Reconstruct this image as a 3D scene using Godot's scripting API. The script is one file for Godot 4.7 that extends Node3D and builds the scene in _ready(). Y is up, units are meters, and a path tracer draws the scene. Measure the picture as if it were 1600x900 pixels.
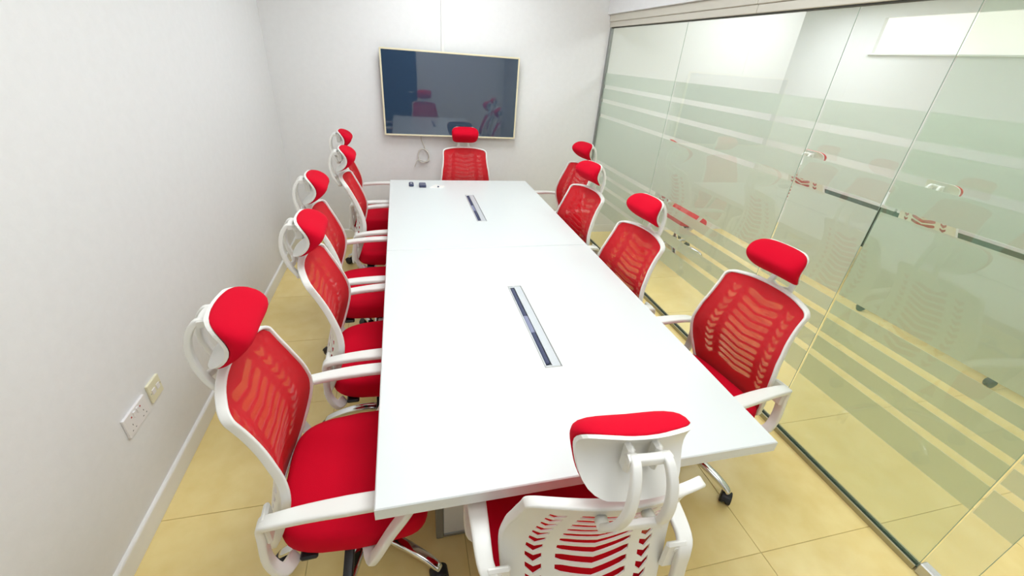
extends Node3D

# ---------------------------------------------------------------- measurements (metres; table's near left corner above the origin)
const TABLE_W := 1.2
const TABLE_L := 3.04
const SEAM_Z := -1.56
const TABLE_Y := 0.75
const GLASS_X := 2.084
const LEFT_X := -0.925
const BACK_Z := -3.62
const FRONT_Z := 1.55
const CEIL_Y := 2.65

var M := {}
var C := {}          # shared meshes of the chair

func _ready() -> void:
	_camera_and_light()
	_materials()
	_room()
	_glass_wall()
	_outer_room()
	_tables()
	_chair_meshes()
	_chairs()
	_television()
	_small_things()

# ================================================================ camera, sky, light
func _camera_and_light() -> void:
	var cam := Camera3D.new()
	cam.name = "camera"
	add_child(cam)
	var right := Vector3(0.97040865, 0.06878843, 0.23146317)
	var down := Vector3(-0.0529198, -0.87467595, 0.48181063)
	var fwd := Vector3(0.23559826, -0.47980219, -0.84515284)
	cam.transform = Transform3D(Basis(right, -down, -fwd), Vector3(0.11327, 1.7405, 0.68503))
	cam.fov = rad_to_deg(2.0 * atan(450.0 / 658.74))
	cam.near = 0.02
	cam.far = 60.0
	cam.current = true
	var env := Environment.new()
	env.background_mode = Environment.BG_COLOR
	env.background_color = Color(0.75, 0.8, 0.88)
	env.background_energy_multiplier = 0.3
	env.tonemap_mode = Environment.TONE_MAPPER_LINEAR
	env.tonemap_exposure = 1.3
	env.sdfgi_enabled = true
	env.ssao_enabled = true
	env.ssil_enabled = true
	var we := WorldEnvironment.new()
	we.name = "world"
	we.environment = env
	add_child(we)
	# ceiling LED panels: [x, z, energy]
	var n := 0
	for p in [[0.6, -2.55, 1.05], [0.6, -0.75, 1.15], [0.6, 0.85, 0.4], [3.6, -2.6, 1.6], [3.6, -0.3, 1.6], [5.1, -4.6, 1.2]]:
		_panel_light(p[0], p[1], p[2], n)
		n += 1

const PANEL_WORDS := ["over the far end of the meeting table", "over the near half of the meeting table", "behind the near end chair",
	"over the outer office, nearest the meeting room's back wall", "over the outer office, beside the doorway", "over the far recess of the outer office"]

func _panel_light(x: float, z: float, e: float, n: int) -> void:
	var t := thing("ceiling_light", "white square edge ceiling light panel " + PANEL_WORDS[n], "ceiling light", Vector3(x, CEIL_Y, z), 0.0, "ceiling light panels")
	var glow := mat(Color(1, 1, 1), 0.6)
	glow.emission_enabled = true
	glow.emission = Color(0.97, 0.985, 1.0)
	glow.emission_energy_multiplier = 2.0
	var white := mat(Color(0.9, 0.9, 0.9), 0.5)
	var st := mb()
	for s in [-1.0, 1.0]:
		bevel_box(st, Vector3(s * 0.59, -0.012, 0), Vector3(0.03, 0.024, 1.21), 0.003)
		bevel_box(st, Vector3(0, -0.012, s * 0.59), Vector3(1.15, 0.024, 0.03), 0.003)
	build(st, "frame", white, t)
	st = mb()
	bevel_box(st, Vector3(0, -0.006, 0), Vector3(1.15, 0.008, 1.15), 0.001)
	build(st, "diffuser", glow, t)
	var l := AreaLight3D.new()
	l.name = "panel_light"
	l.area_size = Vector2(1.1, 1.1)
	l.light_energy = e
	l.light_color = Color(0.945, 0.985, 1.0)
	l.area_range = 12.0
	l.area_attenuation = 2.0
	l.shadow_enabled = true
	l.rotation.x = -PI / 2.0
	l.position = Vector3(0, -0.03, 0)
	t.add_child(l, true)

# ================================================================ materials
func mat(c: Color, rough := 0.5, metal := 0.0) -> StandardMaterial3D:
	var m := StandardMaterial3D.new()
	m.albedo_color = c
	m.roughness = rough
	m.metallic = metal
	return m

func noise_tex(freq: float, seed_: int, lo: Color, hi: Color, size := 512, octaves := 4) -> NoiseTexture2D:
	var f := FastNoiseLite.new()
	f.seed = seed_
	f.frequency = freq
	f.fractal_octaves = octaves
	var t := NoiseTexture2D.new()
	t.width = size
	t.height = size
	t.seamless = true
	t.noise = f
	var g := Gradient.new()
	g.set_color(0, lo)
	g.set_color(1, hi)
	t.color_ramp = g
	return t

func tri(m: StandardMaterial3D, s: float) -> void:
	m.uv1_triplanar = true
	m.uv1_world_triplanar = true
	m.uv1_scale = Vector3(s, s, s)

func _materials() -> void:
	var w := mat(Color(1, 1, 1), 0.62)
	w.albedo_texture = noise_tex(0.02, 3, Color8(236, 235, 235), Color8(239, 238, 238))
	w.heightmap_enabled = true
	w.heightmap_texture = noise_tex(0.09, 11, Color.BLACK, Color.WHITE, 512, 3)
	w.heightmap_scale = 0.012
	tri(w, 1.6)
	M.wall = w
	M.trim = mat(Color8(243, 242, 238), 0.35)
	M.ceiling = mat(Color8(244, 244, 242), 0.8)
	for k in 3:
		var f := mat(Color(1, 1, 1), 0.2)
		f.albedo_texture = noise_tex(0.012, 40 + k, Color8(241, 215, 143), Color8(249, 227, 160), 512, 5)
		f.uv1_offset = Vector3(k * 0.37, k * 0.21, k * 0.55)
		tri(f, 0.9)
		M["tile%d" % k] = f
	M.grout = mat(Color8(208, 186, 124), 0.8)
	M.table = mat(Color8(221, 225, 224), 0.3)
	M.table_edge = mat(Color8(228, 227, 225), 0.35)
	M.alu = mat(Color8(196, 196, 194), 0.35, 0.75)
	M.grey_alu = mat(Color8(150, 152, 150), 0.4, 0.6)
	M.rail = mat(Color8(214, 209, 196), 0.4, 0.25)
	M.channel = mat(Color8(172, 166, 138), 0.35, 0.6)
	M.rubber = mat(Color8(62, 62, 54), 0.6)
	M.plastic = mat(Color8(234, 232, 227), 0.32)
	M.black = mat(Color8(26, 28, 32), 0.45)
	M.chrome = mat(Color8(225, 226, 228), 0.08, 1.0)
	var r := mat(Color8(206, 2, 38), 0.9)
	r.metallic_specular = 0.28
	r.rim_enabled = true
	r.rim = 0.12
	r.rim_tint = 1.0
	r.heightmap_enabled = true
	r.heightmap_texture = noise_tex(0.25, 8, Color.BLACK, Color.WHITE, 256, 2)
	r.heightmap_scale = 0.04
	r.uv1_triplanar = true
	r.uv1_scale = Vector3(6, 6, 6)
	M.red = r
	var mesh := mat(Color8(214, 3, 30, 208), 0.85)
	mesh.metallic_specular = 0.25
	mesh.transparency = BaseMaterial3D.TRANSPARENCY_ALPHA
	mesh.backlight_enabled = true
	mesh.backlight = Color8(150, 30, 20)
	M.mesh = mesh
	M.slot_dark = mat(Color8(52, 60, 92), 0.5)
	M.slot_mid = mat(Color8(128, 132, 160), 0.5)
	M.lid = mat(Color8(204, 208, 212), 0.3, 0.15)
	var scr := mat(Color8(46, 66, 90), 0.04)
	scr.metallic_specular = 0.75
	scr.clearcoat_enabled = true
	scr.clearcoat = 1.0
	scr.clearcoat_roughness = 0.03
	M.screen = scr
	M.bezel = mat(Color8(238, 228, 196), 0.35, 0.1)
	var g := mat(Color(0.72, 0.86, 0.78, 0.10), 0.01)
	g.transparency = BaseMaterial3D.TRANSPARENCY_ALPHA
	M.glass = g
	var g2 := mat(Color(0.62, 0.80, 0.66, 0.17), 0.01)
	g2.transparency = BaseMaterial3D.TRANSPARENCY_ALPHA
	M.glass_green = g2
	var fi := mat(Color(0.90, 0.92, 0.885, 0.10), 0.7)
	fi.refraction_enabled = true
	fi.refraction_scale = 0.03
	fi.transparency = BaseMaterial3D.TRANSPARENCY_ALPHA
	M.film = fi
	M.glass_edge = mat(Color8(150, 172, 158), 0.3)
	M.cream = mat(Color8(236, 230, 200), 0.35)
	M.socket = mat(Color8(240, 236, 236), 0.3)
	M.mark_red = mat(Color8(190, 60, 60), 0.5)
	M.door = mat(Color8(48, 66, 92), 0.45)
	M.dark_desk = mat(Color8(66, 66, 60), 0.6)
	M.cable = mat(Color8(214, 208, 198), 0.5)
	M.brown = mat(Color8(120, 100, 88), 0.6)
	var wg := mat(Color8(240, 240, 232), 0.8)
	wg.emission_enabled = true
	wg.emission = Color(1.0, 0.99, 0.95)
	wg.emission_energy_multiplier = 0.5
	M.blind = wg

# ================================================================ building helpers
func mb() -> SurfaceTool:
	var st := SurfaceTool.new()
	st.begin(Mesh.PRIMITIVE_TRIANGLES)
	return st

func commit(st: SurfaceTool) -> ArrayMesh:
	st.generate_normals()
	return st.commit()

func put(mesh: Mesh, called: String, m: Material, parent: Node) -> MeshInstance3D:
	var o := MeshInstance3D.new()
	o.mesh = mesh
	o.name = called
	o.set_surface_override_material(0, m)
	parent.add_child(o, true)
	return o

func build(st: SurfaceTool, called: String, m: Material, parent: Node) -> MeshInstance3D:
	return put(commit(st), called, m, parent)

var used := {}
func numbered(called: String) -> String:
	if not used.has(called):
		used[called] = 0
		return called
	used[called] += 1
	return "%s_%03d" % [called, used[called]]

func thing(called: String, label: String, category: String, at := Vector3.ZERO, turn := 0.0, group := "") -> Node3D:
	var o := Node3D.new()
	o.name = numbered(called)
	add_child(o)
	o.position = at
	o.rotation.y = turn
	o.set_meta("label", label)
	o.set_meta("category", category)
	if group != "":
		o.set_meta("group", group)
	return o

func struct(called: String, label := "") -> Node3D:
	var o := Node3D.new()
	o.name = called
	add_child(o)
	o.set_meta("kind", "structure")
	if label != "":
		o.set_meta("label", label)
	return o

func quad(st: SurfaceTool, a: Vector3, b: Vector3, c: Vector3, d: Vector3) -> void:
	for v in [a, b, c, a, c, d]:
		st.add_vertex(v)

# a face of any corners, wound so that it points away from `inside`
func face_out(st: SurfaceTool, pts: Array, inside: Vector3) -> void:
	var a: Vector3 = pts[0]
	var n: Vector3 = (pts[1] - a).cross(pts[2] - a)
	var flip: bool = n.dot(a - inside) > 0.0     # clockwise fronts
	for k in range(1, pts.size() - 1):
		if flip:
			for v in [pts[0], pts[k + 1], pts[k]]: st.add_vertex(v)
		else:
			for v in [pts[0], pts[k], pts[k + 1]]: st.add_vertex(v)

# box with chamfered edges, flat shaded
func bevel_box(st: SurfaceTool, c: Vector3, size: Vector3, b: float, xf := Transform3D.IDENTITY) -> void:
	st.set_smooth_group(-1)
	var h := size / 2.0
	b = minf(b, minf(h.x, minf(h.y, h.z)) * 0.95)
	var mid: Vector3 = xf * c
	var P := func(sx: float, sy: float, sz: float, ax: int) -> Vector3:
		var v := Vector3(sx * (h.x - (0.0 if ax == 0 else b)), sy * (h.y - (0.0 if ax == 1 else b)), sz * (h.z - (0.0 if ax == 2 else b)))
		return xf * (c + v)
	for s in [-1.0, 1.0]:
		face_out(st, [P.call(s, -1.0, -1.0, 0), P.call(s, 1.0, -1.0, 0), P.call(s, 1.0, 1.0, 0), P.call(s, -1.0, 1.0, 0)], mid)
		face_out(st, [P.call(-1.0, s, -1.0, 1), P.call(1.0, s, -1.0, 1), P.call(1.0, s, 1.0, 1), P.call(-1.0, s, 1.0, 1)], mid)
		face_out(st, [P.call(-1.0, -1.0, s, 2), P.call(1.0, -1.0, s, 2), P.call(1.0, 1.0, s, 2), P.call(-1.0, 1.0, s, 2)], mid)
		for t in [-1.0, 1.0]:
			face_out(st, [P.call(s, t, -1.0, 0), P.call(s, t, 1.0, 0), P.call(s, t, 1.0, 1), P.call(s, t, -1.0, 1)], mid)
			face_out(st, [P.call(s, -1.0, t, 0), P.call(s, 1.0, t, 0), P.call(s, 1.0, t, 2), P.call(s, -1.0, t, 2)], mid)
			face_out(st, [P.call(-1.0, s, t, 1), P.call(1.0, s, t, 1), P.call(1.0, s, t, 2), P.call(-1.0, s, t, 2)], mid)
			for u in [-1.0, 1.0]:
				face_out(st, [P.call(s, t, u, 0), P.call(s, t, u, 1), P.call(s, t, u, 2)], mid)

func part_box(called: String, m: Material, parent: Node, c: Vector3, size: Vector3, b := 0.002) -> MeshInstance3D:
	var st := mb()
	bevel_box(st, c, size, b)
	return build(st, called, m, parent)

# grid of points -> smooth surface; wrap_c closes the columns
func skin(st: SurfaceTool, rows: Array, wrap_c := false, group := 0) -> void:
	st.set_smooth_group(group)
	for r in rows.size() - 1:
		var n: int = rows[r].size()
		for c in (n if wrap_c else n - 1):
			var d: int = (c + 1) % n
			quad(st, rows[r][c], rows[r][d], rows[r + 1][d], rows[r + 1][c])

func cap(st: SurfaceTool, ring: Array, flip: bool, group := 0) -> void:
	st.set_smooth_group(group)
	var mid := Vector3.ZERO
	for v in ring: mid += v
	mid /= ring.size()
	for c in ring.size():
		var a: Vector3 = ring[c]
		var b: Vector3 = ring[(c + 1) % ring.size()]
		for v in ([mid, b, a] if flip else [mid, a, b]): st.add_vertex(v)

func catmull(pts: Array, per: int, closed := false) -> Array:
	var out := []
	var n := pts.size()
	for i in (n if closed else n - 1):
		var p0 = pts[(i - 1 + n) % n] if closed or i > 0 else pts[0]
		var p1 = pts[i]
		var p2 = pts[(i + 1) % n]
		var p3 = pts[(i + 2) % n] if closed or i + 2 < n else pts[n - 1]
		for k in per:
			out.append(p1.cubic_interpolate(p2, p0, p3, float(k) / per))
	if not closed:
		out.append(pts[n - 1])
	return out

# rounded rectangle outline (half sizes a, b; corner r)
func round_rect(a: float, b: float, r: float, per := 3) -> Array:
	var out := []
	r = minf(r, minf(a, b))
	for q in 4:
		var cx := (a - r) * (1.0 if q == 0 or q == 3 else -1.0)
		var cy := (b - r) * (1.0 if q < 2 else -1.0)
		for k in per + 1:
			var t := (q + float(k) / per) * PI / 2.0
			out.append(Vector2(cx + r * cos(t), cy + r * sin(t)))
	return out

# sweep a 2D profile along a path; `side` keeps the profile's x axis; scales per point optional
func sweep(st: SurfaceTool, path: Array, profile: Array, side: Vector3, closed := false, scales := [], group := 0) -> void:
	var rows := []
	var n := path.size()
	for i in n:
		var a: Vector3 = path[(i - 1 + n) % n] if closed or i > 0 else path[0]
		var b: Vector3 = path[(i + 1) % n] if closed or i < n - 1 else path[n - 1]
		var t := (b - a).normalized()
		var x := (side - t * side.dot(t)).normalized()
		var y := t.cross(x)
		var s: Vector2 = scales[i] if scales.size() else Vector2.ONE
		var ring := []
		for p in profile:
			ring.append(path[i] + x * p.x * s.x + y * p.y * s.y)
		rows.append(ring)
	if closed:
		rows.append(rows[0])
	skin(st, rows, true, group)
	if not closed:
		cap(st, rows[0], false, -1)
		cap(st, rows[n - 1], true, -1)

func tube(st: SurfaceTool, path: Array, r: float, sides := 8, closed := false) -> void:
	var prof := []
	for k in sides:
		prof.append(Vector2(cos(TAU * k / sides), sin(TAU * k / sides)) * r)
	var rows := []
	var n := path.size()
	var x := Vector3.ZERO
	for i in n:
		var a: Vector3 = path[(i - 1 + n) % n] if closed or i > 0 else path[0]
		var b: Vector3 = path[(i + 1) % n] if closed or i < n - 1 else path[n - 1]
		var t := (b - a).normalized()
		if x == Vector3.ZERO:
			x = t.cross(Vector3.UP if absf(t.y) < 0.9 else Vector3.RIGHT)
		x = (x - t * x.dot(t)).normalized()
		var y := t.cross(x)
		var ring := []
		for p in prof:
			ring.append(path[i] + x * p.x + y * p.y)
		rows.append(ring)
	if closed:
		rows.append(rows[0])
	skin(st, rows, true)
	if not closed:
		cap(st, rows[0], false, -1)
		cap(st, rows[n - 1], true, -1)

# lathe round an axis through `at`; profile of Vector2(radius, height along axis)
func lathe(st: SurfaceTool, prof: Array, basis := Basis.IDENTITY, at := Vector3.ZERO, sides := 20, group := 0) -> void:
	var rows := []
	for p in prof:
		var ring := []
		for k in sides:
			var t := TAU * k / sides
			ring.append(at + basis * Vector3(p.x * cos(t), p.y, p.x * sin(t)))
		rows.append(ring)
	skin(st, rows, true, group)
	cap(st, rows[0], false, -1)
	cap(st, rows[-1], true, -1)

# ================================================================ the room
func slab(called: String, lo: Vector3, hi: Vector3, m: Material, parent: Node = null) -> MeshInstance3D:
	var st := mb()
	bevel_box(st, (lo + hi) / 2.0, hi - lo, 0.0005)
	var o := build(st, called, m, self if parent == null else parent)
	if parent == null:
		o.set_meta("kind", "structure")
	return o

func _room() -> void:
	# floor of 600 mm tiles through both rooms
	var fl := struct("floor", "glossy tan porcelain floor tiles")
	slab("grout_bed", Vector3(-1.2, -0.12, -6.4), Vector3(6.4, -0.0025, 2.8), M.grout, fl)
	var st := mb()
	bevel_box(st, Vector3(0, -0.006, 0), Vector3(0.5975, 0.012, 0.5975), 0.0008)
	var tile := commit(st)
	var rng := RandomNumberGenerator.new()
	rng.seed = 5
	for i in range(-4, 9):
		for k in range(-11, 5):
			var x := 1.48 + 0.6 * i - 0.3
			var z := -0.03 + 0.6 * k - 0.3
			var pick := rng.randi() % 3
			if x < -1.15 or x > 6.3 or z < -6.3 or z > 2.7:
				continue
			if z < -4.0 and x < 4.0:
				continue
			var o := put(tile, "tile", M["tile%d" % pick], fl)
			o.position = Vector3(x, 0.0, z)
	slab("wall_left", Vector3(LEFT_X - 0.15, -0.05, BACK_Z - 0.15), Vector3(LEFT_X, CEIL_Y + 0.05, FRONT_Z + 0.15), M.wall)
	slab("wall_back", Vector3(LEFT_X, -0.05, BACK_Z - 0.15), Vector3(4.2, CEIL_Y + 0.05, BACK_Z), M.wall)
	# wall behind the camera with a dark door
	var wf := struct("wall_front", "white wall behind the near end of the table")
	slab("wall_panel", Vector3(LEFT_X, -0.05, FRONT_Z), Vector3(-0.45, CEIL_Y + 0.05, FRONT_Z + 0.15), M.wall, wf)
	slab("wall_panel", Vector3(0.5, -0.05, FRONT_Z), Vector3(GLASS_X + 0.1, CEIL_Y + 0.05, FRONT_Z + 0.15), M.wall, wf)
	slab("wall_panel", Vector3(-0.45, 2.08, FRONT_Z), Vector3(0.5, CEIL_Y + 0.05, FRONT_Z + 0.15), M.wall, wf)
	var d := struct("door_1", "dark blue door behind the near end of the table")
	part_box("door_leaf", M.door, d, Vector3(0.025, 1.02, FRONT_Z + 0.05), Vector3(0.88, 2.04, 0.045), 0.004)
	for s in [-1.0, 1.0]:
		part_box("door_jamb", M.trim, d, Vector3(0.025 + s * 0.457, 1.04, FRONT_Z + 0.03), Vector3(0.035, 2.08, 0.1), 0.003)
	part_box("door_head", M.trim, d, Vector3(0.025, 2.06, FRONT_Z + 0.03), Vector3(0.88, 0.035, 0.1), 0.003)
	st = mb()
	tube(st, catmull([Vector3(0.4, 1.0, FRONT_Z + 0.03), Vector3(0.4, 1.0, FRONT_Z - 0.03), Vector3(0.37, 1.0, FRONT_Z - 0.035), Vector3(0.28, 1.0, FRONT_Z - 0.035)], 4), 0.009)
	build(st, "door_handle", M.alu, d)
	slab("ceiling", Vector3(LEFT_X - 0.15, CEIL_Y, -6.4), Vector3(6.4, CEIL_Y + 0.15, 2.8), M.ceiling)
	_baseboard("baseboard_left", Vector3(LEFT_X, 0, BACK_Z), Vector3(LEFT_X, 0, FRONT_Z), Vector3(1, 0, 0))
	_baseboard("baseboard_back", Vector3(LEFT_X + 0.016, 0, BACK_Z), Vector3(GLASS_X - 0.03, 0, BACK_Z), Vector3(0, 0, 1))

# skirting with a rounded top edge
func _baseboard(called: String, a: Vector3, b: Vector3, out: Vector3) -> void:
	var prof := [Vector2(0, 0.001), Vector2(0.014, 0.001), Vector2(0.014, 0.082), Vector2(0.0125, 0.088), Vector2(0.009, 0.0915), Vector2(0.004, 0.092), Vector2(0, 0.092)]
	var st := mb()
	var rows := []
	for e in [a, b]:
		var ring := []
		for p in prof: ring.append(e + out * p.x + Vector3.UP * p.y)
		rows.append(ring)
	skin(st, rows, true, -1)
	cap(st, rows[0], false, -1)
	cap(st, rows[1], true, -1)
	var o := build(st, called, M.trim, self)
	o.set_meta("kind", "structure")

# ================================================================ the glass wall
const FILM := [[0.385, 0.513], [0.547, 0.625], [0.655, 0.73], [0.76, 0.828], [0.862, 1.268], [1.298, 1.405], [1.437, 1.53], [1.562, 1.665]]

func _glass_wall() -> void:
	var w := struct("wall_right", "frameless glass partition with bands of frosted film")
	var x := GLASS_X
	# head rail in two steps, with the joint seen above the second pane
	for seg in [[BACK_Z, -1.72], [-1.717, FRONT_Z]]:
		var zc: float = (seg[0] + seg[1]) / 2.0
		var zl: float = seg[1] - seg[0]
		part_box("head_rail", M.rail, w, Vector3(x + 0.005, 2.115, zc), Vector3(0.075, 0.055, zl), 0.003)
		part_box("head_rail", M.rail, w, Vector3(x + 0.005, 2.066, zc), Vector3(0.055, 0.043, zl), 0.003)
	part_box("head_seal", M.rubber, w, Vector3(x, 2.041, (BACK_Z + FRONT_Z) / 2.0), Vector3(0.022, 0.008, FRONT_Z - BACK_Z), 0.001)
	part_box("wall_profile", M.grey_alu, w, Vector3(x, 1.03, BACK_Z + 0.012), Vector3(0.03, 2.05, 0.024), 0.002)
	# floor channel
	var z1 := 0.155
	var cz := (BACK_Z + z1) / 2.0
	var cl := z1 - BACK_Z
	for s in [-1.0, 1.0]:
		part_box("floor_channel", M.channel, w, Vector3(x + s * 0.0165, 0.014, cz), Vector3(0.007, 0.028, cl), 0.001)
		part_box("floor_seal", M.rubber, w, Vector3(x + s * 0.0095, 0.013, cz), Vector3(0.006, 0.022, cl), 0.001)
	# panes: [z from, z to, greener]
	var panes := [[BACK_Z + 0.006, -2.383, 0], [-2.378, -1.103, 0], [-1.098, -0.641, 0], [-0.636, 0.155, 1], [0.159, 0.285, 0]]
	for p in panes:
		var a: float = p[0]
		var b: float = p[1]
		var g: StandardMaterial3D = M.glass_green if p[2] else M.glass
		# thin sheet of glass: one face, as the pane material is a sheet
		var st := mb()
		bevel_box(st, Vector3(x, (0.012 + 2.04) / 2.0, (a + b) / 2.0), Vector3(0.0012, 2.04 - 0.012, b - a), 0.0001)
		var pane := build(st, "pane", g, w)
		# ground edges of the sheet
		for e in [b - 0.0012]:
			part_box("pane_edge", M.glass_edge, pane, Vector3(x, 1.03, e), Vector3(0.003, 2.03, 0.0016), 0.0002)
		for f in FILM:
			st = mb()
			bevel_box(st, Vector3(x + 0.0045, (f[0] + f[1]) / 2.0, (a + b) / 2.0), Vector3(0.002, f[1] - f[0], b - a - 0.006), 0.0002)
			build(st, "frosted_film", M.film, pane)
	# patch fitting at the doorway
	part_box("patch_fitting", M.alu, w, Vector3(x, 0.03, 0.2), Vector3(0.04, 0.056, 0.08), 0.004)
	# last pane between doorway and front wall
	var st2 := mb()
	bevel_box(st2, Vector3(x, 1.026, 1.36), Vector3(0.0012, 2.028, 0.37), 0.0001)
	build(st2, "pane", M.glass, w)
	slab("trim_1", Vector3(x - 0.06, 2.143, BACK_Z), Vector3(x + 0.06, CEIL_Y, FRONT_Z), M.wall)

# ================================================================ the office beyond the glass
func _outer_room() -> void:
	slab("wall_recess", Vector3(4.05, -0.05, -6.15), Vector3(4.2, CEIL_Y + 0.05, BACK_Z - 0.15), M.wall)
	slab("wall_far_end", Vector3(4.2, -0.05, -6.3), Vector3(6.3, CEIL_Y + 0.05, -6.15), M.wall)
	slab("wall_outer_front", Vector3(GLASS_X + 0.1, -0.05, 2.6), Vector3(6.3, CEIL_Y + 0.05, 2.75), M.wall)
	slab("wall_outer_side", Vector3(GLASS_X - 0.05, -0.05, FRONT_Z + 0.15), Vector3(GLASS_X + 0.1, CEIL_Y + 0.05, 2.6), M.wall)
	var w := struct("wall_far", "white wall of the outer office with a high window")
	slab("wall_panel", Vector3(6.15, -0.05, -6.15), Vector3(6.3, 2.10, 2.6), M.wall, w)
	slab("wall_panel", Vector3(6.15, 2.10, -6.15), Vector3(6.3, CEIL_Y + 0.05, -4.38), M.wall, w)
	slab("wall_panel", Vector3(6.15, 2.5, -4.38), Vector3(6.3, CEIL_Y + 0.05, 2.6), M.wall, w)
	var wd := struct("window_1", "high window with a pale roller blind in the outer office")
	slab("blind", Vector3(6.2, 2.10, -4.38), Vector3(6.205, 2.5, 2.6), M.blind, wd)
	slab("window_sill", Vector3(6.10, 2.085, -4.42), Vector3(6.2, 2.10, 2.6), M.trim, wd)
	# row of desks
	var words := ["first from the recess", "second from the recess", "third from the recess"]
	var zs := [-2.75, -1.55, -0.35]
	for k in 3:
		var d := thing("office_desk", "white topped desk with dark panels beyond the glass, " + words[k], "desk", Vector3(4.85, 0, zs[k]), 0.0, "desks in the outer office")
		part_box("desk_top", M.table, d, Vector3(0, 0.735, 0), Vector3(0.62, 0.03, 1.18), 0.003)
		part_box("modesty_panel", M.dark_desk, d, Vector3(0.24, 0.43, 0), Vector3(0.02, 0.58, 1.08), 0.002)
		for s in [-1.0, 1.0]:
			part_box("side_panel", M.dark_desk, d, Vector3(0, 0.36, s * 0.565), Vector3(0.56, 0.72, 0.025), 0.002)

# ================================================================ the meeting table
func _tables() -> void:
	var spots := [
		[0.0, SEAM_Z + 0.003, "near half of the white meeting table, beside the white backed near end chair", -0.362, -1.535, -0.455, -1.075],
		[SEAM_Z - 0.003, -TABLE_L, "far half of the white meeting table, in front of the television", -1.585, -2.68, -2.0, -2.6]]
	for s in spots:
		var t := thing("meeting_table", s[2], "table", Vector3(TABLE_W / 2.0, 0, (s[0] + s[1]) / 2.0), 0.0, "two halves of the meeting table")
		var zc: float = (s[0] + s[1]) / 2.0
		var zl: float = s[0] - s[1]
		# cable slot cut into the top: the top is four boards round the opening
		var x0 := 0.583 - 0.6
		var x1 := 0.647 - 0.6
		var c0: float = s[6] - zc
		var c1: float = s[5] - zc
		var st := mb()
		_top_with_hole(st, TABLE_W / 2.0, zl / 2.0, TABLE_Y, 0.042, x0, x1, c0, c1)
		build(st, "table_top", M.table, t)
		# cable box
		var cb := mb()
		var cl := c1 - c0
		var cm := (c0 + c1) / 2.0
		for e in [x0, x1]:
			bevel_box(cb, Vector3(e, 0.7505, cm), Vector3(0.004, 0.003, cl + 0.004), 0.0008)
		for e in [c0, c1]:
			bevel_box(cb, Vector3((x0 + x1) / 2.0, 0.7505, e), Vector3(x1 - x0, 0.003, 0.004), 0.0008)
		var box := build(cb, "cable_box", M.alu, t)
		part_box("lid", M.lid, box, Vector3(x0 + 0.045, 0.7485, cm), Vector3(0.033, 0.004, cl - 0.012), 0.001)
		part_box("tray", M.lid, box, Vector3((x0 + x1) / 2.0, 0.732, cm), Vector3(x1 - x0 + 0.006, 0.004, cl + 0.006), 0.001)
		part_box("slot_brush", M.slot_dark, box, Vector3(x0 + 0.0165, 0.745, cm + cl * 0.30), Vector3(0.019, 0.012, cl * 0.33), 0.004)
		part_box("slot_brush", M.slot_dark, box, Vector3(x0 + 0.0165, 0.745, cm - cl * 0.27), Vector3(0.019, 0.012, cl * 0.40), 0.004)
		part_box("slot_cover", M.slot_mid, box, Vector3(x0 + 0.0165, 0.7445, cm + cl * 0.035), Vector3(0.019, 0.012, cl * 0.205), 0.002)
		for e in [c0 + 0.006, c1 - 0.006]:
			part_box("end_piece", M.lid, box, Vector3((x0 + x1) / 2.0, 0.748, e), Vector3(x1 - x0 - 0.006, 0.004, 0.010), 0.001)
		part_box("lid_rim", M.lid, box, Vector3(x0 + 0.004, 0.748, cm), Vector3(0.005, 0.004, cl - 0.012), 0.001)
		# panel legs with grey edges
		for z in [s[3], s[4]]:
			var zz: float = z - zc
			var leg := part_box("panel_leg", M.table_edge, t, Vector3(-0.01, 0.36, zz), Vector3(0.79, 0.68, 0.026), 0.002)
			for e in [-1.0, 1.0]:
				part_box("edge_profile", M.grey_alu, leg, Vector3(-0.01 + e * 0.41, 0.354, zz), Vector3(0.03, 0.708, 0.036), 0.003)
			part_box("foot_profile", M.grey_alu, leg, Vector3(-0.01, 0.011, zz), Vector3(0.79, 0.02, 0.034), 0.003)
		part_box("beam", M.table_edge, t, Vector3(0, 0.66, (s[3] + s[4]) / 2.0 - zc), Vector3(0.03, 0.09, absf(s[3] - s[4]) - 0.03), 0.002)
		# small plates under the corners
		for sx in [-1.0, 1.0]:
			for sz in [-1.0, 1.0]:
				part_box("corner_plate", M.plastic, t, Vector3(sx * 0.575, 0.7035, sz * (zl / 2.0 - 0.022)), Vector3(0.05, 0.009, 0.03), 0.003)

func _top_with_hole(st: SurfaceTool, hx: float, hz: float, y: float, th: float, x0: float, x1: float, z0: float, z1: float) -> void:
	st.set_smooth_group(-1)
	var b := 0.003
	var ring := func(ax: float, az: float, yy: float) -> Array:
		return [Vector3(-ax, yy, -az), Vector3(ax, yy, -az), Vector3(ax, yy, az), Vector3(-ax, yy, az)]
	var hole := func(yy: float) -> Array:
		return [Vector3(x0, yy, z0), Vector3(x1, yy, z0), Vector3(x1, yy, z1), Vector3(x0, yy, z1)]
	var rings := [hole.call(y - th), hole.call(y), ring.call(hx - b, hz - b, y), ring.call(hx, hz, y - b), ring.call(hx, hz, y - th + b), ring.call(hx - b, hz - b, y - th), hole.call(y - th)]
	skin(st, rings, true, -1)

# ================================================================ the chair
# back surface: u across (-1..1), v up (0..1); local chair axes: front is +z
func back_half(v: float) -> float:
	var k := [[0.0, 0.182], [0.15, 0.204], [0.33, 0.224], [0.48, 0.229], [0.62, 0.219], [0.78, 0.205], [0.9, 0.200], [1.0, 0.203]]
	for i in k.size() - 1:
		if v <= k[i + 1][0]:
			var t: float = (v - k[i][0]) / (k[i + 1][0] - k[i][0])
			return lerpf(k[i][1], k[i + 1][1], smoothstep(0.0, 1.0, t) * 0.5 + t * 0.5)
	return 0.203

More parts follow.
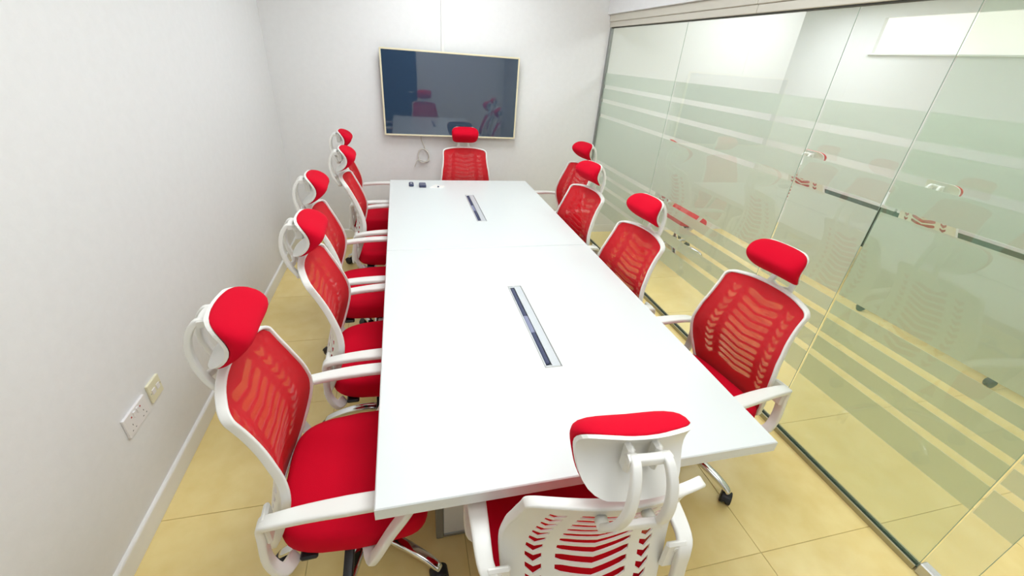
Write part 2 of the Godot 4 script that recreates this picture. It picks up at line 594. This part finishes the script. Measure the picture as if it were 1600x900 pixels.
func back_spine(v: float) -> Vector3:
	# bottom behind the seat, lumbar bulge forward, top leaning back
	var pts := [Vector3(0, 0.400, -0.270), Vector3(0, 0.545, -0.238), Vector3(0, 0.690, -0.207), Vector3(0, 0.830, -0.240), Vector3(0, 0.966, -0.294)]
	var f := clampf(v, 0, 1) * 4.0
	var i := mini(int(f), 3)
	var p0: Vector3 = pts[maxi(i - 1, 0)]
	var p3: Vector3 = pts[mini(i + 2, 4)]
	return pts[i].cubic_interpolate(pts[i + 1], p0, p3, f - i)

func back_at(u: float, v: float, lift := 0.0) -> Vector3:
	var s := back_spine(v)
	var w := back_half(v)
	# top edge dips a little to the corners
	var drop := 0.022 * pow(absf(u), 3.0) * smoothstep(0.6, 1.0, v)
	return Vector3(u * w, s.y - drop, s.z + 0.045 * u * u * smoothstep(-0.2, 0.35, v) + lift)

# height at which the rounded top corner ends
func top_of(u: float) -> float:
	var k := clampf((absf(u) - 0.86) / 0.14, 0.0, 1.0)
	return 1.0 - 0.055 * (1.0 - sqrt(1.0 - k * k))

func back_outline(per := 8) -> Array:
	var pts := []
	var n := 14
	for i in n: pts.append(back_at(-1, lerpf(0.0, 0.945, float(i) / (n - 1))))
	for u in [-0.99, -0.965, -0.93, -0.88, -0.8, -0.6, -0.4, -0.2, 0.0, 0.2, 0.4, 0.6, 0.8, 0.88, 0.93, 0.965, 0.99]: pts.append(back_at(u, top_of(u)))
	for i in n: pts.append(back_at(1, lerpf(0.945, 0.0, float(i) / (n - 1))))
	for i in range(1, 8): pts.append(back_at(lerpf(1, -1, i / 8.0), 0.0))
	return catmull(pts, 2, true)

# a sheet with thickness; keep[r][c] says whether the cell between rows r, r+1 and columns c, c+1 is there
func holed_sheet(front: Array, back: Array, keep: Array) -> ArrayMesh:
	var st := mb()
	var R := front.size() - 1
	var K: int = front[0].size() - 1
	var there := func(r: int, c: int) -> bool:
		return r >= 0 and c >= 0 and r < R and c < K and keep[r][c]
	for r in R:
		for c in K:
			if not keep[r][c]: continue
			st.set_smooth_group(1)
			quad(st, front[r][c], front[r + 1][c], front[r + 1][c + 1], front[r][c + 1])
			st.set_smooth_group(2)
			quad(st, back[r][c], back[r][c + 1], back[r + 1][c + 1], back[r + 1][c])
			st.set_smooth_group(-1)
			if not there.call(r - 1, c): quad(st, front[r][c], front[r][c + 1], back[r][c + 1], back[r][c])
			if not there.call(r + 1, c): quad(st, front[r + 1][c + 1], front[r + 1][c], back[r + 1][c], back[r + 1][c + 1])
			if not there.call(r, c - 1): quad(st, front[r + 1][c], front[r][c], back[r][c], back[r + 1][c])
			if not there.call(r, c + 1): quad(st, front[r][c + 1], front[r + 1][c + 1], back[r + 1][c + 1], back[r][c + 1])
	return commit(st)

func _shell_mesh() -> ArrayMesh:
	var us := [-1.0, -0.9, -0.8, -0.755, -0.665, -0.575, -0.53, -0.47, -0.43, -0.36, -0.24, -0.12, 0.0, 0.12, 0.24, 0.36, 0.43, 0.47, 0.53, 0.575, 0.665, 0.755, 0.8, 0.9, 1.0]
	var rows := 11
	var vs := [0.0, 0.07]
	var v0 := 0.23
	var v1 := 0.905
	var step := (v1 - v0) / rows
	vs.append(0.14)
	for k in rows:
		vs.append(v0 + k * step)
		vs.append(v0 + (k + 0.68) * step)
	vs.append_array([0.925, 0.96, 1.0])
	var front := []
	var back := []
	var keep := []
	for r in vs.size():
		var fr := []
		var br := []
		var slot_row := r >= 3 and r < 3 + rows * 2
		var lower := (r - 3) % 2 == 0
		for u in us:
			var a := absf(u)
			var v: float = vs[r]
			var inside := smoothstep(0.0, 0.2, v) * (1.0 - smoothstep(0.90, 1.0, v))
			# wave of the bars: a dip in the middle, little arrows at the sides
			var wave := 0.0
			if a < 0.47: wave = -0.040 * (1.0 - a / 0.47) + 0.012
			elif a < 0.53: wave = 0.012
			else: wave = 0.012 - 0.028 * clampf(1.0 - absf(a - 0.665) / 0.10, 0.0, 1.0)
			v += wave * inside
			# slots narrow at their ends
			if slot_row and (is_equal_approx(a, 0.43) or is_equal_approx(a, 0.575) or is_equal_approx(a, 0.755)):
				v += (0.10 if lower else -0.10) * step
			v *= top_of(u)
			fr.append(back_at(u, v, 0.001))
			br.append(back_at(u, v, -0.003))
		front.append(fr)
		back.append(br)
	for r in vs.size() - 1:
		var row := []
		for c in us.size() - 1:
			var a: float = absf((us[c] + us[c + 1]) / 2.0)
			var open: bool = r >= 3 and r < 3 + rows * 2 and (r - 3) % 2 == 0 and (a < 0.43 or (a > 0.575 and a < 0.755))
			row.append(not open)
		keep.append(row)
	return holed_sheet(front, back, keep)

func round_off(t: float, n: float) -> float:
	return pow(maxf(1.0 - pow(absf(2.0 * t - 1.0), n), 0.0), 1.0 / n)

func head_w(t: float) -> float:
	# half width of the head cushion from bottom (0) to top (1)
	return lerpf(0.112, 0.123, smoothstep(0.0, 0.75, t)) * round_off(t, 4.2)

func head_back(t: float) -> float:
	# side profile of the plate: bottom lip turns back, middle bows forward, top comes upright
	return -0.016 + 0.040 * sin(PI * clampf(0.08 + t * 0.92, 0, 1)) - 0.020 * pow(1.0 - t, 3.0) + 0.016 * t

func head_thick(t: float) -> float:
	return lerpf(0.024, 0.066, smoothstep(0.0, 0.7, t)) * round_off(t, 2.3)

func head_y(t: float) -> float:
	return 1.006 + 0.144 * t

func _head_cushion() -> ArrayMesh:
	var st := mb()
	var rows := []
	var n := 22
	for i in n + 1:
		var t := 0.5 - 0.5 * cos(PI * i / n)
		t = clampf(t, 0.0, 1.0)
		var ring := []
		var w := head_w(t)
		var zb := head_back(t)
		var th := head_thick(t)
		var y := head_y(t)
		var m := 28
		for k in m:
			var a := TAU * k / m
			var cx := signf(cos(a)) * pow(absf(cos(a)), 0.75)
			var sz := sin(a)
			var x := cx * w
			var bow := 0.022 * pow(x / 0.126, 2.0)      # wraps round the head
			var z := zb + bow + (th * pow(sz, 0.8) if sz > 0.0 else 0.010 * sz * clampf(th / 0.03, 0, 1))
			ring.append(Vector3(x, y, z))
		rows.append(ring)
	skin(st, rows, true)
	return commit(st)

func _head_plate() -> ArrayMesh:
	var front := []
	var back := []
	var keep := []
	var n := 16
	for i in n + 1:
		var t := lerpf(0.012, 0.985, 0.5 - 0.5 * cos(PI * i / n))
		var w := head_w(t) * 0.985
		var fr := []
		var br := []
		for k in 13:
			var u := k / 6.0 - 1.0
			var x := u * w
			var z := head_back(t) + 0.022 * pow(x / 0.126, 2.0)
			fr.append(Vector3(x, head_y(t), z - 0.005))
			br.append(Vector3(x * 0.985, head_y(t), z - 0.015))
		front.append(fr)
		back.append(br)
	for i in n:
		var row := []
		row.resize(12)
		row.fill(true)
		keep.append(row)
	return holed_sheet(front, back, keep)

func _seat_mesh() -> ArrayMesh:
	var st := mb()
	var rows := []
	var levels := [[0.0, 0.386], [0.86, 0.386], [0.955, 0.392], [0.992, 0.408], [1.0, 0.432], [0.99, 0.455], [0.955, 0.468], [0.88, 0.476], [0.7, 0.478], [0.4, 0.475], [0.0, 0.473]]
	for l in levels:
		var ring := []
		var m := 40
		for k in m:
			var a := TAU * k / m
			var e := 0.42
			var x: float = signf(cos(a)) * pow(absf(cos(a)), e) * 0.254 * l[0]
			var z: float = signf(sin(a)) * pow(absf(sin(a)), e) * 0.228 * l[0]
			var y: float = l[1]
			# narrower to the back, waterfall front, hollow for the sitter
			x *= 1.0 - 0.10 * smoothstep(0.0, -0.23, z)
			y -= 0.020 * smoothstep(0.10, 0.23, z)
			y += 0.012 * smoothstep(0.12, 0.24, absf(x)) * (1.0 if l[1] > 0.44 else 0.3)
			ring.append(Vector3(x, y, z))
		rows.append(ring)
	skin(st, rows, true)
	return commit(st)

func _arm_mesh(s: float) -> ArrayMesh:
	# one closed loop of flat bar: top pad, front strut folded back, rear strut to the seat's underside
	var st := mb()
	var x := s * 0.281
	var path := [
		Vector3(s * 0.205, 0.372, 0.030), Vector3(x - s * 0.014, 0.376, 0.040), Vector3(x, 0.41, 0.058),
		Vector3(x, 0.50, 0.105), Vector3(x, 0.575, 0.150), Vector3(x, 0.622, 0.168), Vector3(x, 0.648, 0.150), Vector3(x, 0.656, 0.09),
		Vector3(x - s * 0.002, 0.657, 0.0), Vector3(x - s * 0.006, 0.652, -0.10), Vector3(x - s * 0.010, 0.640, -0.185),
		Vector3(x - s * 0.022, 0.618, -0.216), Vector3(x - s * 0.022, 0.57, -0.222), Vector3(x - s * 0.016, 0.47, -0.225), Vector3(x - s * 0.020, 0.40, -0.200), Vector3(s * 0.205, 0.372, -0.180)]
	var wide := [0.9, 0.9, 0.9, 0.9, 0.95, 1.05, 1.15, 1.25, 1.25, 1.1, 0.95, 0.9, 0.85, 0.85, 0.9, 0.9]
	var fine := catmull(path, 4)
	var sc := []
	for i in fine.size():
		var f := float(i) / 4.0
		var k := mini(int(f), wide.size() - 2)
		var wv: float = lerpf(wide[k], wide[k + 1], f - k)
		sc.append(Vector2(wv, 1.0))
	sweep(st, fine, round_rect(0.0225, 0.011, 0.007, 3), Vector3(1, 0, 0), false, sc)
	# bracket that bolts on the back
	bevel_box(st, Vector3(s * 0.240, 0.595, -0.207), Vector3(0.062, 0.10, 0.016), 0.006)
	lathe(st, [Vector2(0.001, -0.004), Vector2(0.008, -0.004), Vector2(0.008, 0.0), Vector2(0.001, 0.0)], Basis(Vector3(1, 0, 0), PI / 2.0), Vector3(s * 0.238, 0.625, -0.213), 10, -1)
	return commit(st)

func _bracket_mesh() -> ArrayMesh:
	var st := mb()
	for s in [-1.0, 1.0]:
		var path := [Vector3(s * 0.028, 1.098, -0.276), Vector3(s * 0.030, 1.118, -0.296), Vector3(s * 0.033, 1.114, -0.314), Vector3(s * 0.037, 1.082, -0.333), Vector3(s * 0.040, 1.035, -0.341), Vector3(s * 0.044, 0.988, -0.334), Vector3(s * 0.049, 0.950, -0.318), Vector3(s * 0.052, 0.920, -0.298)]
		var fine := catmull(path, 5)
		var sc := []
		for i in fine.size():
			sc.append(Vector2(lerpf(0.8, 1.25, float(i) / fine.size()), 1.0))
		sweep(st, fine, round_rect(0.010, 0.008, 0.0045, 3), Vector3(1, 0, 0), false, sc)
		# screw boss on the shell
		lathe(st, [Vector2(0.001, -0.012), Vector2(0.014, -0.012), Vector2(0.014, 0.010), Vector2(0.011, 0.014), Vector2(0.001, 0.014)], Basis(Vector3(1, 0, 0), -PI / 2.0), Vector3(s * 0.052, 0.918, -0.290), 14)
		# pivot lugs on the plate
		bevel_box(st, Vector3(s * 0.028, 1.094, -0.272), Vector3(0.015, 0.066, 0.030), 0.006)
	# cross bar and lower yoke
	var bar := catmull([Vector3(-0.042, 1.115, -0.297), Vector3(0, 1.118, -0.301), Vector3(0.042, 1.115, -0.297)], 5)
	sweep(st, bar, round_rect(0.009, 0.009, 0.004, 3), Vector3(0, 1, 0))
	var yoke := catmull([Vector3(-0.048, 0.962, -0.328), Vector3(-0.022, 0.953, -0.320), Vector3(0, 0.950, -0.318), Vector3(0.022, 0.953, -0.320), Vector3(0.048, 0.962, -0.328)], 4)
	sweep(st, yoke, round_rect(0.010, 0.007, 0.004, 3), Vector3(0, 1, 0))
	return commit(st)

func _chair_meshes() -> void:
	C.seat = _seat_mesh()
	C.shell = _shell_mesh()
	# fabric stretched in front of the shell
	var rows := []
	for r in 25:
		var row := []
		for c in 21:
			var u := c / 10.0 - 1.0
			row.append(back_at(u * 0.985, (0.012 + 0.978 * r / 24.0) * top_of(u), 0.017 - 0.002 * u * u))
		rows.append(row)
	var st := mb()
	skin(st, rows)
	C.fabric = commit(st)
	# rim: a band as deep as shell and fabric together
	st = mb()
	var path := back_outline()
	for i in path.size(): path[i] = path[i] + Vector3(0, 0, 0.010)
	sweep(st, path, round_rect(0.0125, 0.0055, 0.004, 2), Vector3(0, 0, 1), true)
	C.rim = commit(st)
	C.cushion = _head_cushion()
	C.plate = _head_plate()
	C.bracket = _bracket_mesh()
	C.arm_l = _arm_mesh(-1.0)
	C.arm_r = _arm_mesh(1.0)
	# mechanism under the seat
	st = mb()
	bevel_box(st, Vector3(0, 0.362, -0.02), Vector3(0.16, 0.045, 0.24), 0.012)
	for s in [-1.0, 1.0]:
		bevel_box(st, Vector3(s * 0.15, 0.376, 0.03), Vector3(0.16, 0.016, 0.05), 0.005)
		bevel_box(st, Vector3(s * 0.15, 0.376, -0.14), Vector3(0.16, 0.016, 0.05), 0.005)
	C.mechanism = commit(st)
	st = mb()
	tube(st, catmull([Vector3(-0.06, 0.360, -0.03), Vector3(-0.15, 0.355, -0.03), Vector3(-0.20, 0.335, -0.03)], 4), 0.005)
	sweep(st, [Vector3(-0.185, 0.342, -0.03), Vector3(-0.205, 0.333, -0.03), Vector3(-0.26, 0.305, -0.035), Vector3(-0.30, 0.292, -0.04)], round_rect(0.015, 0.010, 0.005, 2), Vector3(0, 0, 1))
	C.lever = commit(st)
	st = mb()
	lathe(st, [Vector2(0.024, 0.06), Vector2(0.027, 0.065), Vector2(0.027, 0.20), Vector2(0.024, 0.204), Vector2(0.0145, 0.205), Vector2(0.0145, 0.36)], Basis.IDENTITY, Vector3.ZERO, 18)
	C.column = commit(st)
	st = mb()
	lathe(st, [Vector2(0.03, 0.075), Vector2(0.047, 0.078), Vector2(0.05, 0.09), Vector2(0.048, 0.118), Vector2(0.040, 0.128), Vector2(0.03, 0.13)], Basis.IDENTITY, Vector3.ZERO, 24)
	C.hub = commit(st)
	st = mb()
	var leg := catmull([Vector3(0, 0.107, 0.035), Vector3(0, 0.118, 0.10), Vector3(0, 0.115, 0.18), Vector3(0, 0.098, 0.25), Vector3(0, 0.078, 0.295), Vector3(0, 0.064, 0.308)], 4)
	var sc := []
	for i in leg.size():
		var f := float(i) / (leg.size() - 1)
		sc.append(Vector2(lerpf(1.25, 0.85, f), lerpf(1.2, 0.9, f)))
	sweep(st, leg, round_rect(0.018, 0.013, 0.011, 4), Vector3(1, 0, 0), false, sc)
	C.leg = commit(st)
	# caster: hood over two wheels
	st = mb()
	var across := Basis(Vector3(0, 0, 1), PI / 2.0)
	for s in [-1.0, 1.0]:
		lathe(st, [Vector2(0.006, -0.009), Vector2(0.024, -0.009), Vector2(0.0275, -0.006), Vector2(0.0275, 0.006), Vector2(0.024, 0.009), Vector2(0.006, 0.010)], across, Vector3(s * 0.014, 0.0278, 0.0), 18)
	var hood := []
	for i in 9:
		var a := lerpf(-0.15, PI * 0.95, i / 8.0)
		hood.append(Vector3(0, 0.028 + 0.031 * sin(a), 0.031 * cos(a)))
	sweep(st, hood, round_rect(0.022, 0.003, 0.003, 2), Vector3(1, 0, 0))
	lathe(st, [Vector2(0.001, 0.04), Vector2(0.009, 0.04), Vector2(0.009, 0.072), Vector2(0.001, 0.074)], Basis.IDENTITY, Vector3.ZERO, 10)
	C.caster = commit(st)

func make_chair(label: String, at: Vector3, turn_deg: float, base_deg: float, group: String) -> Node3D:
	var t := thing("office_chair", label, "chair", at, deg_to_rad(turn_deg), group)
	put(C.seat, "seat", M.red, t)
	var shell := put(C.shell, "backrest", M.plastic, t)
	put(C.rim, "rim", M.plastic, shell)
	put(C.fabric, "mesh_fabric", M.mesh, t)
	var head := put(C.cushion, "headrest", M.red, t)
	head.position = Vector3(0, 0, -0.268)
	put(C.plate, "back_plate", M.plastic, head)
	put(C.bracket, "headrest_bracket", M.plastic, t)
	put(C.arm_l, "armrest", M.plastic, t)
	put(C.arm_r, "armrest", M.plastic, t)
	var mech := put(C.mechanism, "tilt_mechanism", M.black, t)
	put(C.lever, "lever", M.black, mech)
	put(C.column, "gas_lift", M.chrome, t)
	put(C.hub, "hub", M.chrome, t)
	for k in 5:
		var a := deg_to_rad(base_deg + 72.0 * k)
		var leg := put(C.leg, "leg", M.chrome, t)
		leg.rotation.y = a
		var c := put(C.caster, "caster", M.black, leg)
		c.position = Vector3(0, 0, 0.308)
		c.rotation.y = deg_to_rad(37.0 * k + base_deg * 2.0)
	return t

func _chairs() -> void:
	var gl := "red and white chairs along the white wall"
	var gr := "red and white chairs along the glass wall"
	# left row, facing the table (+x)
	make_chair("red mesh office chair nearest the camera in the row by the white wall", Vector3(-0.092, 0, -0.37), 92, 36, gl)
	make_chair("red office chair by the white wall, second from the camera", Vector3(-0.02, 0, -1.025), 92, 36, gl)
	make_chair("red office chair by the white wall, third from the camera", Vector3(-0.095, 0, -1.67), 93, 36, gl)
	make_chair("red office chair by the white wall, fourth from the camera", Vector3(-0.012, 0, -2.35), 92, 36, gl)
	make_chair("red office chair by the white wall, farthest from the camera", Vector3(-0.09, 0, -3.0), 91, 36, gl)
	# right row, facing -x
	make_chair("red office chair nearest the camera in the row along the glass", Vector3(1.342, 0, -0.543), -82, 36, gr)
	make_chair("red office chair along the glass, second from the camera", Vector3(1.11, 0, -1.21), -84, 36, gr)
	make_chair("red office chair along the glass, third from the camera", Vector3(1.12, 0, -1.975), -80, 36, gr)
	make_chair("red office chair along the glass, farthest from the camera", Vector3(1.375, 0, -2.72), -80, 36, gr)
	# ends
	make_chair("office chair at the near table end showing its white slotted back", Vector3(0.54, 0, -0.055), 176.5, 36, "chairs at the table ends")
	make_chair("red office chair at the far table end below the television", Vector3(0.68, 0, -3.12), 0, 36, "chairs at the table ends")
	# beyond the glass
	var go := "chairs in the outer office"
	make_chair("office chair beyond the glass at the desk nearest the recess", Vector3(4.22, 0, -2.72), 90, 5, go)
	make_chair("office chair beyond the glass at the middle desk", Vector3(4.24, 0, -1.58), 88, 25, go)
	make_chair("office chair beyond the glass at the desk nearest the doorway", Vector3(4.2, 0, -0.72), 90, 45, go)
	make_chair("office chair just beyond the glass near the back wall", Vector3(2.86, 0, -2.95), 70, 45, go)

# ================================================================ television, cable, trunking
func _television() -> void:
	var z := BACK_Z + 0.075
	var x0 := -0.03
	var x1 := 1.195
	var y0 := 1.033
	var y1 := 1.735
	var c := Vector3((x0 + x1) / 2.0, (y0 + y1) / 2.0, z)
	var t := thing("television", "wide flat television with a pale gold rim on the back wall", "television", c)
	var w := x1 - x0
	var h := y1 - y0
	part_box("housing", M.black, t, Vector3(0, 0, -0.022), Vector3(w - 0.02, h - 0.02, 0.03), 0.006)
	part_box("screen", M.screen, t, Vector3(0, 0, -0.004), Vector3(w - 0.016, h - 0.016, 0.008), 0.0005)
	var st := mb()
	for s in [-1.0, 1.0]:
		bevel_box(st, Vector3(s * (w / 2.0 - 0.004), 0, -0.006), Vector3(0.014, h, 0.020), 0.002)
		bevel_box(st, Vector3(0, s * (h / 2.0 - 0.004), -0.006), Vector3(w - 0.01, 0.014, 0.020), 0.002)
	build(st, "bezel", M.bezel, t)
	part_box("wall_bracket", M.black, t, Vector3(0, 0, -0.054), Vector3(0.4, 0.4, 0.036), 0.004)
	var tr := thing("cable_trunking", "white cable trunking running up the wall above the television", "trunking", Vector3(0.508, 0, BACK_Z))
	part_box("trunk_base", M.trim, tr, Vector3(0, 2.16, 0.004), Vector3(0.028, 0.97, 0.008), 0.001)
	part_box("trunk_cover", M.trim, tr, Vector3(0, 2.16, 0.012), Vector3(0.026, 0.97, 0.010), 0.003)
	# cable with a coil below
	var cab := thing("loose_cable", "pale cable with a coiled loop hanging below the television", "cable", Vector3(0.31, 0.86, BACK_Z + 0.012))
	st = mb()
	var pts := [Vector3(-0.02, 0.19, 0.002), Vector3(-0.01, 0.12, 0), Vector3(0.015, 0.06, 0)]
	for k in 22:
		var a := PI * 0.4 - k * TAU / 9.0
		pts.append(Vector3(0.052 * cos(a) + 0.004 * sin(k * 1.3), 0.066 * sin(a) - 0.02, 0.004 + 0.0016 * k - 0.006))
	pts.append_array([Vector3(-0.05, -0.06, 0.02), Vector3(-0.075, -0.10, 0.02), Vector3(-0.085, -0.125, 0.02)])
	tube(st, catmull(pts, 4), 0.0042, 7)
	build(st, "cord", M.cable, cab)

# ================================================================ sockets and the things on the table
func _small_things() -> void:
	# twin power socket
	var s := thing("power_socket", "white twin power socket low on the left wall", "socket", Vector3(LEFT_X, 0.449, -0.764))
	part_box("face_plate", M.socket, s, Vector3(0.005, 0, 0), Vector3(0.010, 0.086, 0.146), 0.002)
	for k in [-1.0, 1.0]:
		var zc: float = k * 0.038
		part_box("switch_rocker", M.socket, s, Vector3(0.0115, 0.022, k * 0.012), Vector3(0.005, 0.022, 0.013), 0.001)
		part_box("indicator", M.mark_red, s, Vector3(0.0104, 0.022, k * 0.030), Vector3(0.001, 0.006, 0.006), 0.0003)
		for p in [[0.006, 0.0, 0.004, 0.009], [-0.014, -0.011, 0.008, 0.004], [-0.014, 0.011, 0.008, 0.004]]:
			part_box("pin_slot", M.black, s, Vector3(0.0102, p[0] - 0.012, zc + p[1]), Vector3(0.0008, p[3] * 0.7, p[2] * 0.7), 0.0002)
	var d := thing("data_socket", "cream square data outlet beside the power socket", "socket", Vector3(LEFT_X, 0.456, -0.911))
	part_box("face_plate", M.cream, d, Vector3(0.005, 0, 0), Vector3(0.010, 0.086, 0.086), 0.002)
	for k in [-1.0, 1.0]:
		part_box("data_port", M.socket, d, Vector3(0.0108, 0.0, k * 0.017), Vector3(0.003, 0.024, 0.022), 0.001)
	for k in [-1.0, 1.0]:
		part_box("plate_screw", M.alu, d, Vector3(0.0102, 0, k * 0.036), Vector3(0.001, 0.006, 0.006), 0.0003)
	# table oddments
	var a := thing("remote_dongle", "small dark oblong dongle with a pale dot on the far table end", "dongle", Vector3(0.172, TABLE_Y, -2.875))
	part_box("dongle_body", M.slot_dark, a, Vector3(0, 0.009, 0), Vector3(0.038, 0.018, 0.085), 0.006)
	part_box("button", M.lid, a, Vector3(0, 0.0185, 0.005), Vector3(0.014, 0.002, 0.016), 0.0008)
	var b := thing("adapter_box", "small dark square box on the far table end", "adapter", Vector3(0.262, TABLE_Y, -2.845))
	part_box("box_body", M.slot_dark, b, Vector3(0, 0.010, 0), Vector3(0.056, 0.020, 0.080), 0.004)
	part_box("box_lid", mat(Color8(96, 98, 120), 0.45), b, Vector3(0, 0.021, 0), Vector3(0.050, 0.003, 0.074), 0.001)
	var e := thing("white_adapter", "flat white tent shaped adapter with a dark spot on the table", "adapter", Vector3(0.375, TABLE_Y, -2.83))
	var st := mb()
	st.set_smooth_group(-1)
	var low := [Vector3(-0.06, 0.0005, 0.03), Vector3(-0.01, 0.0005, -0.035), Vector3(0.075, 0.0005, -0.022), Vector3(0.045, 0.0005, 0.035)]
	var high := [Vector3(-0.045, 0.010, 0.024), Vector3(-0.006, 0.016, -0.026), Vector3(0.060, 0.008, -0.016), Vector3(0.036, 0.014, 0.028)]
	for k in 4:
		face_out(st, [low[k], low[(k + 1) % 4], high[(k + 1) % 4]], Vector3(0.01, 0.004, 0))
		face_out(st, [low[k], high[(k + 1) % 4], high[k]], Vector3(0.01, 0.004, 0))
	face_out(st, [high[0], high[1], high[3]], Vector3(0.01, 0.0, 0))
	face_out(st, [high[1], high[2], high[3]], Vector3(0.01, 0.0, 0))
	face_out(st, [low[0], low[1], low[2], low[3]], Vector3(0.01, 0.008, 0))
	build(st, "adapter_body", M.plastic, e)
	part_box("port", M.slot_dark, e, Vector3(0.012, 0.010, 0.026), Vector3(0.014, 0.008, 0.012), 0.001)
